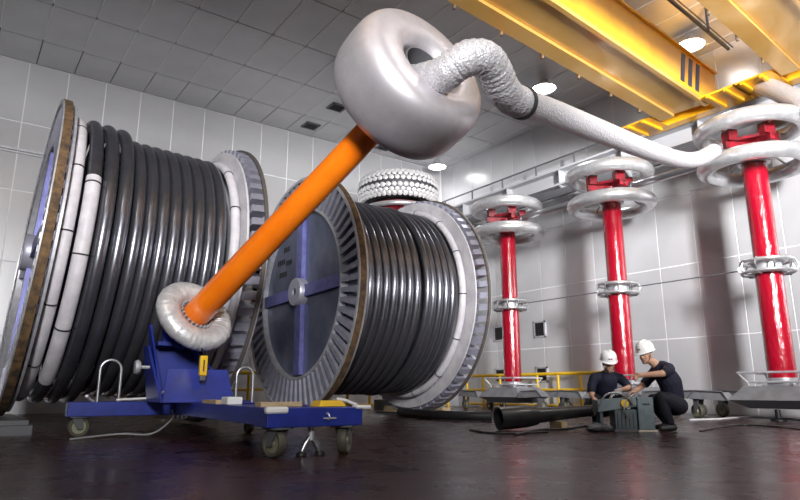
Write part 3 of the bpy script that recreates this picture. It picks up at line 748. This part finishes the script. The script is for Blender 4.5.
# ================================================================== RED COLUMNS
XC = 13.2
COLY = (5.56, 9.07, 12.75)
names = ('behind the end of the foil duct', 'rising behind the two workers', 'beside the farther cable reel')
def insulator(y, wh):
    c = V((XC, y, 0))
    col_ = thing('insulator_column', (XC, y, .74), 'tall glossy red insulator column with two silver rings, ' + wh, 'insulator')
    obj('base_flange', MB().lathe([(.0, .70), (.34, .70), (.34, .75), (.26, .75), (.26, .80), (0, .80)], c, (0, 0, 1), 32), M['galv'], col_)
    obj('lower_section', MB().lathe([(0, .80), (.252, .80), (.252, 2.86), (0, 2.86)], c, (0, 0, 1), 48), M['red'], col_)
    obj('joint_flange', MB().lathe([(.0, 2.862), (.31, 2.862), (.31, 2.93), (.26, 2.94), (.26, 3.06), (.31, 3.07), (.31, 3.138), (0, 3.138)], c, (0, 0, 1), 32), M['galv'], col_)
    obj('upper_section', MB().lathe([(0, 3.14), (.237, 3.14), (.237, 5.20), (0, 5.20)], c, (0, 0, 1), 48), M['red'], col_)
    # mid grading basket
    bk = obj('grading_ring', MB().torus(c + V((0, 0, 3.11)), (0, 0, 1), .47, .035, n=48, m=10), M['ring'], col_)
    obj('grading_ring', MB().torus(c + V((0, 0, 2.89)), (0, 0, 1), .47, .035, n=48, m=10), M['ring'], col_)
    for k in range(10):
        a = 2 * PI * k / 10
        d = V((math.cos(a), math.sin(a), 0))
        obj('ring_link', MB().tube([c + d * .30 + V((0, 0, 3.16)), c + d * .46 + V((0, 0, 3.15)), c + d * .54 + V((0, 0, 3.0)), c + d * .46 + V((0, 0, 2.85)), c + d * .30 + V((0, 0, 2.84))], .018, 8), M['steel'], bk)
    # top: collar, red platform, two toroidal rings
    obj('top_collar', MB().lathe([(0, 5.20), (.30, 5.20), (.32, 5.26), (.26, 5.32), (0, 5.32)], c, (0, 0, 1), 32), M['galv'], col_)
    pl = obj('top_bracket', MB().lathe([(0, 5.32), (.22, 5.32), (.22, 5.62), (0, 5.62)], c, (0, 0, 1), 24), M['redsteel'], col_)
    for k in range(4):
        a = PI / 4 + k * PI / 2 + .3
        d = V((math.cos(a), math.sin(a), 0)); q = V((-d.y, d.x, 0))
        obj('bracket_arm', MB().obox(c + d * .32 + V((0, 0, 5.60)), d * .30, q * .05, V((0, 0, .07))), M['redsteel'], pl, smooth=False)
        obj('bracket_block', MB().obox(c + d * .48 + V((0, 0, 5.80)), d * .10, q * .12, V((0, 0, .12))), M['redsteel'], pl, smooth=False)
        for z, hh in ((5.18, 5.50), (5.96, 5.88)):
            obj('ring_strut', MB().cyl(c + d * .40 + V((0, 0, hh)), c + d * .84 + V((0, 0, z)), .022, n=8), M['steel'], pl)
    obj('bracket_plate', MB().obox(c + V((.0, .0, 5.70)), V((.36, 0.12, 0)), V((-.10, .30, 0)), V((0, 0, .03))), M['redsteel'], pl, smooth=False)
    for z in (5.18, 5.96):
        obj('corona_ring', MB().torus(c + V((0, 0, z)), (0, 0, 1), .93, .165, n=72, m=20), M['ring'], col_)
    # trolley
    t = thing('column_trolley', (XC, y, 0), 'low grey outrigger trolley under the red column ' + wh, 'trolley')
    obj('body', MB().hexa([(XC - .62, y - .80, .38), (XC + .62, y - .80, .38), (XC + .62, y + .80, .38), (XC - .62, y + .80, .38), (XC - .45, y - .55, .64), (XC + .45, y - .55, .64), (XC + .45, y + .55, .64), (XC - .45, y + .55, .64)]), M['trolley'], t, smooth=False)
    obj('underframe', MB().hexa([(XC - .4, y - .5, .22), (XC + .4, y - .5, .22), (XC + .4, y + .5, .22), (XC - .4, y + .5, .22), (XC - .61, y - .79, .375), (XC + .61, y - .79, .375), (XC + .61, y + .79, .375), (XC - .61, y + .79, .375)]), M['darkgrey'], t, smooth=False)
    obj('pedestal', MB().box(XC - .28, XC + .28, y - .28, y + .28, .64, .70), M['galv'], t, smooth=False)
    # tray rail round the foot of the column
    for z, e in ((.90, .58), (.72, .46)):
        tr = obj('tray_rail', MB().tube([(XC - e, y - e, z), (XC + e, y - e, z), (XC + e, y + e, z), (XC - e, y + e, z)], .020, 8, closed=True), M['galv'], t)
    for sx in (-1, 1):
        for sy in (-1, 1):
            obj('rail_post', MB().tube([(XC + sx * .44, y + sy * .44, .64), (XC + sx * .46, y + sy * .46, .72), (XC + sx * .58, y + sy * .58, .90)], .016, 8), M['galv'], t)
            # outrigger: tapered arm along y
            ya, yb = y + sy * .78, y + sy * 1.62
            x = XC + sx * .50
            ar = obj('outrigger', MB().hexa([(x - .16, ya, .36), (x + .16, ya, .36), (x + .16, yb, .40), (x - .16, yb, .40), (x - .13, ya + sy * .10, .52), (x + .13, ya + sy * .10, .52), (x + .13, yb - sy * .16, .55), (x - .13, yb - sy * .16, .55)]), M['trolley'], t, smooth=False)
            obj('outrigger_edge', MB().tube([(x - .165, ya, .37), (x - .165, ya + sy * .1, .535), (x - .165, yb - sy * .16, .56), (x - .165, yb, .405)], .014, 8), M['darkgrey'], ar)
            castor(t, (x, yb - sy * .12, 0), .15, .10, (0.3, sy, 0), .40, 16)
    obj('centre_jack', MB().lathe([(0, .0), (.14, .0), (.14, .03), (.05, .06), (.05, .21), (0, .21)], (XC - .4, y, .0), (0, 0, 1), 16), M['black'], t)
for y, nme in zip(COLY, names): insulator(y, nme)
# bus tube along the column heads: one length between each pair
for y0, y1, lab in ((5.56, 9.07, 'silver bus tube spanning between the column behind the workers and the duct end'), (9.07, 12.75, 'silver bus tube spanning to the red column beside the farther reel')):
    z = 5.52
    tag(obj('bus_tube', MB().cyl((XC + .0, y0 + .62, z), (XC + .0, y1 - .62, z), .09, n=20).cyl((XC, y0 + .60, z), (XC, y0 + .66, z), .11, n=20).cyl((XC, y1 - .66, z), (XC, y1 - .60, z), .11, n=20), M['alu']), lab, 'tube')
tag(obj('bus_tube', MB().cyl((XC + .0, 12.75 + .62, 5.52), (XC + .0, 17.9, 5.52), .09, n=20), M['alu']), 'silver bus tube running from the farthest red column to the corner', 'tube')
for y0, y1, lab in ((5.56, 9.07, 'thin grey rod level between the two red columns nearest the duct end'), (9.07, 12.75, 'thin grey rod level between red columns behind the workers and by the reel')):
    tag(obj('tie_rod', MB().cyl((XC, y0 + .55, 3.0), (XC, y1 - .55, 3.0), .014, n=8), M['darkgrey']), lab, 'rod')
# pipe at the right border, from the runway to the next column outside the picture
ep = smoothpath([onx(762, 84.5, 13.75), onx(778, 91.5, 13.5), onx(800, 102, 13.2), onx(840, 124, 12.7)], 8)
tag(obj('foil_pipe', MB().tube(ep, .20, 24), M['pipe']), 'thick silver pipe passing above the rings of the column behind the duct end', 'pipe')

# ================================================================== BEADED ELECTRODE
BC = V((10.77, 15.04, 6.62))
el = thing('beaded_electrode', (BC.x, BC.y, 0), 'large ring electrode studded with white discs, on a red column behind the farther reel', 'electrode')
obj('pedestal', MB().lathe([(0, 0), (.7, 0), (.7, .3), (.3, .35), (.3, .6), (0, .6)], (BC.x, BC.y, 0), (0, 0, 1), 32), M['trolley'], el)
obj('column', MB().lathe([(0, .6), (.26, .6), (.26, 5.72), (0, 5.72)], (BC.x, BC.y, 0), (0, 0, 1), 40), M['red'], el)
obj('red_crown', MB().lathe([(0, 5.72), (.55, 5.72), (1.05, 5.98), (1.05, 6.08), (0, 6.08)], (BC.x, BC.y, 0), (0, 0, 1), 48), M['redsteel'], el)
obj('lower_ring', MB().torus((BC.x, BC.y, 5.98), (0, 0, 1), 1.08, .075, n=72, m=12), M['ring'], el)
BR, Ba, Bb = .98, .25, .40
obj('core_ring', MB().torus(BC, (0, 0, 1), BR, Ba, Bb, n=72, m=24, e=.8), M['beadcore'], el)
bead = mesh_from(MB().lathe([(0, .035), (.05, .03), (.078, .01), (.08, -.02), (0, -.02)], (0, 0, 0), (0, 0, 1), 12), 'disc', M['bead'])
rows = [(-.85, 44), (-.5, 44), (-.16, 44), (.18, 44), (.52, 44), (.86, 44)]
for ri, (rq, n) in enumerate(rows):
    q = rq * 1.15
    cc, ss = math.cos(q), math.sin(q)
    cc = math.copysign(abs(cc) ** .8, cc); ss = math.copysign(abs(ss) ** .8, ss)
    rad_, hz = BR + (Ba + .02) * cc, (Bb + .02) * ss
    nr, nz = cc / Ba, ss / Bb
    ln = math.hypot(nr, nz); nr /= ln; nz /= ln
    for k in range(n):
        a = 2 * PI * (k + (ri % 2) * .5) / n
        d = V((math.cos(a), math.sin(a), 0))
        inst('disc', bead, el, BC + d * rad_ + V((0, 0, hz)), (d * nr + V((0, 0, nz))).to_track_quat('Z', 'Y'))

# ================================================================== RAILING
def railing(a, b, label, n):
    a = V(a); b = V(b)
    r = thing('guard_railing', a, label, 'railing')
    d = (b - a)
    for z, rad_ in ((1.04, .048), (.58, .035), (.12, .04)):
        obj('rail', MB().cyl(a + V((0, 0, z)), b + V((0, 0, z)), rad_, n=12), M['yellow'], r)
    for k in range(n + 1):
        p = a + d * k / n
        obj('post', MB().cyl(p, p + V((0, 0, 1.03)), .042, n=12).box(p.x - .08, p.x + .08, p.y - .08, p.y + .08, 0, .012), M['yellow'], r)
railing((14.62, 10.7, 0), (14.62, 16.3, 0), 'yellow tubular guard railing along the bright wall behind the red columns', 7)
railing((3.6, 16.6, 0), (14.0, 16.6, 0), 'yellow tubular guard railing in front of the far wall, glimpsed between the reels', 13)

# ================================================================== FLOOR CABLES AND JOINT TUBE
TL = onz(499, 430.5); TL = TL
TA = V((TL.x, TL.y, .165))
TB = atD(592, 410.5, 9.75)
td = (TB - TA).normalized()
jt = thing('cable_joint', TA, 'open-ended black cable sleeve tapering along the floor towards the workers', 'sleeve')
obj('bell_mouth', MB().lathe([(.135, 0), (.165, 0), (.165, .02), (.160, .45), (.135, .62), (.12, .62), (.135, .42)], TA, td, 36, True), M['sleeve'], jt)
LT = (TB - TA).length
obj('sleeve', MB().tube([TA + td * .30, TA + td * (LT * .55), TA + td * (LT - .02)], [.131, .105, .082], 28), M['sleeve'], jt)
obj('bore', MB().lathe([(0.002, 0), (.13, 0), (.13, .02), (.002, .02)], TA + td * .25, td, 28, True), M['black'], jt)
obj('core_end', MB().lathe([(.002, 0), (.085, 0), (.085, .03), (.002, .03)], TB - td * .02, td, 28, True), M['beige'], jt)
# wooden bearers under the sleeve
for q in (.62,):
    p = TA + td * (LT * q)
    tag(obj('bearer_block', MB().obox(V((p.x, p.y, (p.z - .115) / 2)), td.cross(V((0, 0, 1))).normalized() * .16, V((td.x, td.y, 0)).normalized() * .05, V((0, 0, max(.02, (p.z - .115) / 2)))), M['wood'], smooth=False), 'small wooden bearer block under the black sleeve on the floor', 'block')
def floor_cable(pts, r, label, m='sleeve'):
    tag(obj('floor_cable', MB().tube([p + V((0, 0, r)) for p in smoothpath(pts, 8)], r, 10), M[m]), label, 'cable')
floor_cable([onz(400, 416), onz(430, 419), onz(462, 420.5), onz(492, 421)], .09, 'heavy black cable lying on the floor beside the open sleeve end')
floor_cable([onz(515, 436), onz(540, 431), onz(565, 430), onz(585, 427), onz(600, 430)], .016, 'thin dark cable lying on the floor in front of the black sleeve')
floor_cable([onz(470, 431), onz(490, 434), onz(520, 434), onz(548, 433)], .014, 'thin dark lead trailing on the floor below the sleeve mouth')
floor_cable([onz(690, 421), onz(720, 420), onz(750, 418), onz(790, 420), onz(812, 422)], .02, 'pale grey lead lying along the floor by the right-hand trolley', 'wrap')
floor_cable([onz(700, 432), onz(735, 426), onz(770, 427), onz(810, 431)], .014, 'thin dark lead curving over the floor right of the workers')

# ================================================================== MACHINE
MO = atD(631.5, 400, 9.15); MO.z = 0
def mp_(r, t, z): return MO + RT * r - HF * t + V((0, 0, z))
def mbx(r0, r1, t0, t1, z0, z1):
    return MB().hexa([mp_(r0, t0, z0), mp_(r1, t0, z0), mp_(r1, t1, z0), mp_(r0, t1, z0), mp_(r0, t0, z1), mp_(r1, t0, z1), mp_(r1, t1, z1), mp_(r0, t1, z1)])
mc = thing('cable_machine', MO, 'grey-green steel cable stripping machine between the two workers', 'machine')
obj('end_cabinet', mbx(.02, .25, -.14, .16, .02, .47), M['machinelt'], mc, smooth=False, bevel=.01)
obj('cabinet_slot', mbx(.09, .19, .158, .166, .36, .385), M['black'], mc, smooth=False)
obj('foot_plate', mbx(.0, .27, -.16, .18, 0, .02), M['beige'], mc, smooth=False)
hd_ = MB().hexa([mp_(-.54, -.12, .26), mp_(.02, -.12, .34), mp_(.02, .14, .34), mp_(-.54, .14, .26), mp_(-.54, -.12, .43), mp_(.02, -.12, .47), mp_(.02, .14, .47), mp_(-.54, .14, .43)])
obj('carriage', hd_, M['machinelt'], mc, smooth=False, bevel=.008)
obj('lower_box', mbx(-.30, .018, -.12, .12, .03, .30), M['machine'], mc, smooth=False, bevel=.008)
for k in range(5):
    obj('cooling_fin', mbx(-.26 + k * .055, -.245 + k * .055, .121, .135, .06, .25), M['darkgrey'], mc, smooth=False)
obj('support_leg', mbx(-.50, -.46, -.10, .10, 0, .26), M['machine'], mc, smooth=False)
obj('skid', mbx(-.32, .02, -.14, .14, 0, .03), M['darkgrey'], mc, smooth=False)
obj('hand_wheel', MB().lathe([(.002, -.012), (.055, -.012), (.055, .012), (.002, .012)], mp_(-.16, .16, .385), HF, 20, True), M['yellow'], mc)
obj('lever', MB().tube(smoothpath([mp_(-.52, .15, .36), mp_(-.42, .17, .50), mp_(-.25, .18, .53), mp_(-.10, .18, .44), mp_(-.04, .18, .36)], 6), .014, 8), M['steel'], mc)
obj('lever', MB().tube(smoothpath([mp_(.0, .17, .52), mp_(-.12, .17, .44), mp_(-.18, .18, .30), mp_(-.12, .18, .18)], 6), .012, 8), M['steel'], mc)
obj('clamp', mbx(-.12, .0, -.06, .06, .472, .52), M['darkgrey'], mc, smooth=False, bevel=.006)
# rags on the floor by the machine
rg = MB().sphere(mp_(-.62, .22, .055), (.15, .11, .06), 14, 8).sphere(mp_(-.48, .24, .05), (.10, .09, .05), 12, 8)
for i, p in enumerate(rg.v): rg.v[i] = V((p.x + random.uniform(-.012, .012), p.y + random.uniform(-.012, .012), max(.003, p.z + random.uniform(-.012, .012))))
tag(obj('cloth_rag', rg, M['darkgrey']), 'crumpled grey rag on the floor below the machine', 'rag')

# ================================================================== PEOPLE
def person(label, origin, yaw_dir, segs, head, hat_tilt, voxel=.0075):
    """segs: list of (material key, [(point, radius)...]) in local (r, t, z): r = image right, t = towards camera."""
    O = V(origin)
    def W(p): return O + RT * p[0] - HF * p[1] + V((0, 0, p[2]))
    mb = MB(); lines = []
    for key, ch in segs:
        for i in range(len(ch) - 1):
            (p, r), (q, s) = ch[i], ch[i + 1]
            a, b = W(p), W(q)
            n = max(2, int((b - a).length / .03))
            mb.tube([a.lerp(b, k / n) for k in range(n + 1)], [r + (s - r) * k / n for k in range(n + 1)], 14)
            mb.sphere(a, r, 14, 10); mb.sphere(b, s, 14, 10)
            lines.append((key, a, b, r, s))
    # head
    hc, fdir, tilt = head
    hcW = W(hc)
    f = (RT * fdir[0] - HF * fdir[1] + V((0, 0, fdir[2]))).normalized()
    up = V((0, 0, 1)) - f * f.z; up.normalize()
    side = f.cross(up).normalized()
    def Hp(sd, u, fw): return hcW + side * sd + up * u + f * fw
    def ell(c, rs, key='skin'):
        m = MB().sphere((0, 0, 0), 1, 18, 12)
        for p in m.v:
            mb_p = c + side * p.x * rs[0] + up * p.z * rs[1] + f * p.y * rs[2]
            p.x, p.y, p.z = mb_p
        mb.add(m.v, m.f); lines.append((key, c, c + up * .001, max(rs), max(rs)))
    ell(Hp(0, .035, -.01), (.078, .095, .095))
    ell(Hp(0, -.045, .025), (.060, .072, .066))
    ell(Hp(0, -.095, .058), (.026, .020, .022))       # chin
    ell(Hp(0, -.008, .094), (.014, .028, .022))       # nose
    for s in (-1, 1):
        ell(Hp(s * .08, 0, -.01), (.010, .032, .020))     # ears
        ell(Hp(s * .032, .028, .074), (.024, .010, .014))   # brows
        ell(Hp(s * .045, -.025, .060), (.022, .022, .018))  # cheeks
    tmp = obj('tmp_person', mb, None, smooth=False)
    rm = tmp.modifiers.new('r', 'REMESH'); rm.mode = 'VOXEL'; rm.voxel_size = voxel
    sm_ = tmp.modifiers.new('s', 'SMOOTH'); sm_.iterations = 3; sm_.factor = .5
    dg = bpy.context.evaluated_depsgraph_get()
    me = bpy.data.meshes.new_from_object(tmp.evaluated_get(dg))
    bpy.data.objects.remove(tmp)
    for v in me.vertices: v.co = v.co - O
    keys = ['skin', 'shirt', 'trousers', 'shoe', 'glove']
    me.materials.clear()
    for k in keys: me.materials.append(M[k])
    me.polygons.foreach_set('use_smooth', [True] * len(me.polygons))
    idx = []
    for p in me.polygons:
        c = p.center + O; best = 1e9; bk = 'skin'
        for key, a, b, r, s in lines:
            ab = b - a; L2 = ab.length_squared
            tt = 0 if L2 < 1e-9 else min(1, max(0, (c - a).dot(ab) / L2))
            dd = (c - a - ab * tt).length - (r + (s - r) * tt)
            if dd < best: best = dd; bk = key
        idx.append(keys.index(bk))
    me.polygons.foreach_set('material_index', idx)
    me.name = 'person'
    o = bpy.data.objects.new('person', me); COL.objects.link(o); o.location = O
    tag(o, label, 'person')
    # hair, hat, face
    cap = MB(); vs = []; n = 24
    for i in range(9):
        ph = PI * .56 * i / 8
        for k in range(n):
            a = 2 * PI * k / n
            vs.append(Hp(math.cos(a) * .088 * math.sin(ph), .05 + .092 * math.cos(ph), -.018 + math.sin(a) * .103 * math.sin(ph)))
    fs = [(i * n + k, i * n + (k + 1) % n, (i + 1) * n + (k + 1) % n, (i + 1) * n + k) for i in range(8) for k in range(n)]
    back = MB().add(vs, fs)
    obj('hair', back, M['hair'], o)
    hu = (up + f * hat_tilt).normalized(); hfw = (f - up * hat_tilt).normalized()
    HC = Hp(0, .075, -.008)
    hat = MB(); prof = [(.132, -.012), (.131, .03), (.123, .07), (.100, .108), (.062, .132), (.02, .140), (.001, .141)]
    vs = []
    for (r, z) in prof:
        for k in range(32):
            a = 2 * PI * k / 32
            vs.append(HC + side * math.cos(a) * r * .95 + hfw * math.sin(a) * r * 1.12 + hu * z)
    fs = [(i * 32 + k, i * 32 + (k + 1) % 32, (i + 1) * 32 + (k + 1) % 32, (i + 1) * 32 + k) for i in range(len(prof) - 1) for k in range(32)]
    hat.add(vs, fs)
    ht = obj('hard_hat', hat, M['hat'], o, label='white hard hat')
    br = MB(); vs = []
    for (dr, z) in ((-.004, -.006), (.012, -.012), (.012, -.018), (-.004, -.014)):
        for k in range(32):
            a = 2 * PI * k / 32
            pk = .040 * max(0, math.sin(a)) ** 1.5 if dr > 0 else 0
            r = .132 + dr
            vs.append(HC + side * math.cos(a) * r * .95 + hfw * (math.sin(a) * r * 1.12 + pk) + hu * (z - pk * .25))
    br.add(vs, [(i * 32 + k, i * 32 + (k + 1) % 32, ((i + 1) % 4) * 32 + (k + 1) % 32, ((i + 1) % 4) * 32 + k) for i in range(4) for k in range(32)])
    obj('brim', br, M['hat'], ht)
    obj('crown_ridge', MB().tube([HC + hfw * 1.14 * (.113 * math.cos(q)) + hu * (.03 + .116 * math.sin(q)) for q in [PI * .12 + PI * .76 * k / 10 for k in range(11)]], .010, 8), M['hat'], ht)
    for s, mm in ((-1, 'logor'), (1, 'logo')):
        obj('emblem', MB().obox(HC + hfw * .146 + hu * .040 + side * s * .016, side * .012, hu * .009, hfw * .003), M[mm], ht)
    for s in (-1, 1):
        e = obj('eye', MB().sphere(Hp(s * .032, .012, .078), .0095, 10, 8), M['eyewhite'], o)
        obj('pupil', MB().sphere(Hp(s * .032, .012, .0855), .005, 8, 6), M['black'], e)
        obj('eyebrow', MB().tube([Hp(s * .016, .034, .089), Hp(s * .034, .038, .086), Hp(s * .052, .032, .074)], .0042, 6), M['hair'], o)
    obj('mouth', MB().tube([Hp(-.024, -.058, .080), Hp(0, -.056, .090), Hp(.024, -.058, .080)], [.003, .0055, .003], 8), M['lip'], o)
    obj('chin_strap', MB().tube([Hp(-.088, .05, .0), Hp(-.074, -.05, .02), Hp(-.03, -.118, .055), Hp(.03, -.118, .055), Hp(.074, -.05, .02), Hp(.088, .05, .0)], .004, 6), M['black'], o)
    return o

def hand(key, wrist, kn, fing_dir, spread, curl, thumb_dir, scale=1.0):
    """wrist & knuckle centre in local coords, returns segs"""
    wv, kv = V(wrist), V(kn); out = []
    d = (kv - wv).normalized(); sv = V(spread).normalized(); cv = V(curl).normalized(); fd = V(fing_dir).normalized()
    for i, (o, ln) in enumerate(((-1.5, .062), (-.5, .075), (.5, .078), (1.5, .068))):
        b = kv + sv * o * .021
        out.append((key, [(tuple(wv + sv * o * .013), .017), (tuple(b), .0135)]))
        m1 = b + (fd * .75 + cv * .35).normalized() * ln * .5
        m2 = m1 + (fd * .5 + cv * .75).normalized() * ln * .5
        out.append((key, [(tuple(b), .0115), (tuple(m1), .0105), (tuple(m2), .009)]))
    tb = wv + d * .025 - sv * .024
    t1 = tb + V(thumb_dir).normalized() * .045; t2 = t1 + (V(thumb_dir).normalized() + fd * .8).normalized() * .035
    out.append((key, [(tuple(tb), .016), (tuple(t1), .0125), (tuple(t2), .0105)]))
    return out

# worker facing the camera, crouched behind the machine's left end
OA = atD(608, 400, 9.85); OA.z = 0
S = []
S.append(('trousers', [((0, -.22, .30), .150), ((0, -.17, .40), .150)]))
S.append(('shirt', [((0, -.15, .44), .155), ((0, -.06, .60), .168), ((0, .01, .72), .160)]))
S.append(('shirt', [((-.165, .03, .755), .082), ((0, .0, .785), .090), ((.165, .03, .755), .082)]))
S.append(('skin', [((0, .04, .82), .060), ((0, .10, .875), .056)]))
for s in (-1, 1):
    S.append(('trousers', [((s * .10, -.20, .30), .115), ((s * .20, .04, .42), .092), ((s * .23, .10, .44), .075)]))
    S.append(('trousers', [((s * .23, .10, .43), .072), ((s * .21, .0, .25), .062), ((s * .20, -.06, .11), .048)]))
    S.append(('shoe', [((s * .20, -.09, .055), .048), ((s * .21, .02, .05), .045), ((s * .22, .12, .04), .038)]))
# arm at image left: hangs down to the cable end
S.append(('shirt', [((-.20, .03, .75), .078), ((-.25, .05, .64), .072), ((-.262, .06, .575), .070)]))
S.append(('skin', [((-.262, .06, .575), .050), ((-.270, .09, .49), .046), ((-.235, .20, .37), .032)]))
S += hand('skin', (-.235, .20, .37), (-.21, .26, .32), (.3, .5, -.6), (.8, -.3, .1), (.2, -.3, -.8), (.6, .3, -.2))
# arm at image right: forearm across to the gloved hand
S.append(('shirt', [((.20, .03, .75), .078), ((.25, .10, .68), .072), ((.262, .15, .635), .068)]))
S.append(('skin', [((.262, .15, .635), .050), ((.265, .21, .595), .047), ((.10, .32, .565), .035)]))
S.append(('glove', [((.085, .32, .56), .040), ((.03, .33, .545), .043)]))
S += hand('glove', (.03, .33, .545), (-.04, .34, .50), (-.7, .2, -.5), (.1, .9, .1), (-.3, -.1, -.9), (-.3, .6, -.4))
person('crouching worker facing us in navy polo, white hard hat and one pale glove', OA, None, S, ((-.0, .16, .965), (-.12, .95, -.18), 0), .16)

# worker in profile, squatting at the machine's right end, pointing
OB = atD(664, 400, 9.15); OB.z = 0
S = []
S.append(('trousers', [((.15, -.02, .36), .155), ((.13, -.02, .45), .150)]))
S.append(('shirt', [((.15, -.02, .48), .150), ((.11, 0, .68), .165), ((.02, .0, .84), .150)]))
S.append(('shirt', [((.02, -.16, .87), .080), ((.0, 0, .89), .092), ((.04, .16, .87), .085)]))
S.append(('skin', [((-.06, .0, .92), .068), ((-.14, .01, .985), .060)]))
# near leg
S.append(('trousers', [((.16, .11, .35), .125), ((-.02, .15, .44), .105), ((-.10, .16, .47), .085)]))
S.append(('trousers', [((-.10, .16, .46), .084), ((-.06, .14, .27), .080), ((.0, .13, .13), .062)]))
S.append(('shoe', [((.05, .13, .055), .050), ((-.04, .135, .05), .048), ((-.13, .14, .042), .040)]))
# far leg
S.append(('trousers', [((.16, -.13, .35), .125), ((-.02, -.17, .42), .105), ((-.08, -.19, .43), .085)]))
S.append(('trousers', [((-.08, -.19, .42), .082), ((.0, -.18, .25), .075), ((.08, -.18, .12), .058)]))
S.append(('shoe', [((.12, -.18, .06), .050), ((.03, -.18, .05), .048), ((-.06, -.18, .042), .040)]))
# pointing arm (camera side)
S.append(('shirt', [((.04, .18, .86), .082), ((-.02, .27, .835), .075), ((-.07, .31, .815), .070)]))
S.append(('skin', [((-.07, .31, .815), .050), ((-.13, .33, .795), .048), ((-.38, .25, .775), .034)]))
S.append(('skin', [((-.39, .25, .775), .032), ((-.45, .24, .770), .032)]))
S.append(('skin', [((-.45, .25, .780), .014), ((-.51, .245, .778), .012), ((-.56, .24, .772), .010)]))
for i, dz in enumerate((-.004, -.022, -.038)):
    S.append(('skin', [((-.45, .25, .760 + dz), .0135), ((-.49, .255, .750 + dz), .012), ((-.475, .235, .735 + dz), .011)]))
S.append(('skin', [((-.41, .265, .785), .015), ((-.45, .275, .802), .013), ((-.48, .272, .805), .011)]))
# far arm reaching down to the machine
S.append(('shirt', [((.0, -.17, .86), .080), ((-.12, -.17, .74), .074), ((-.19, -.15, .67), .070)]))
S.append(('skin', [((-.19, -.15, .67), .050), ((-.25, -.13, .63), .046), ((-.42, .0, .545), .034)]))
S += hand('skin', (-.42, .0, .545), (-.49, .02, .53), (-.8, .2, -.4), (.1, .9, .2), (-.2, 0, -1), (-.4, .6, -.2))
person('squatting worker in profile pointing left, navy work clothes and white hard hat', OB, None, S, ((-.215, .02, 1.065), (-.80, .50, -.14), 0), .12)
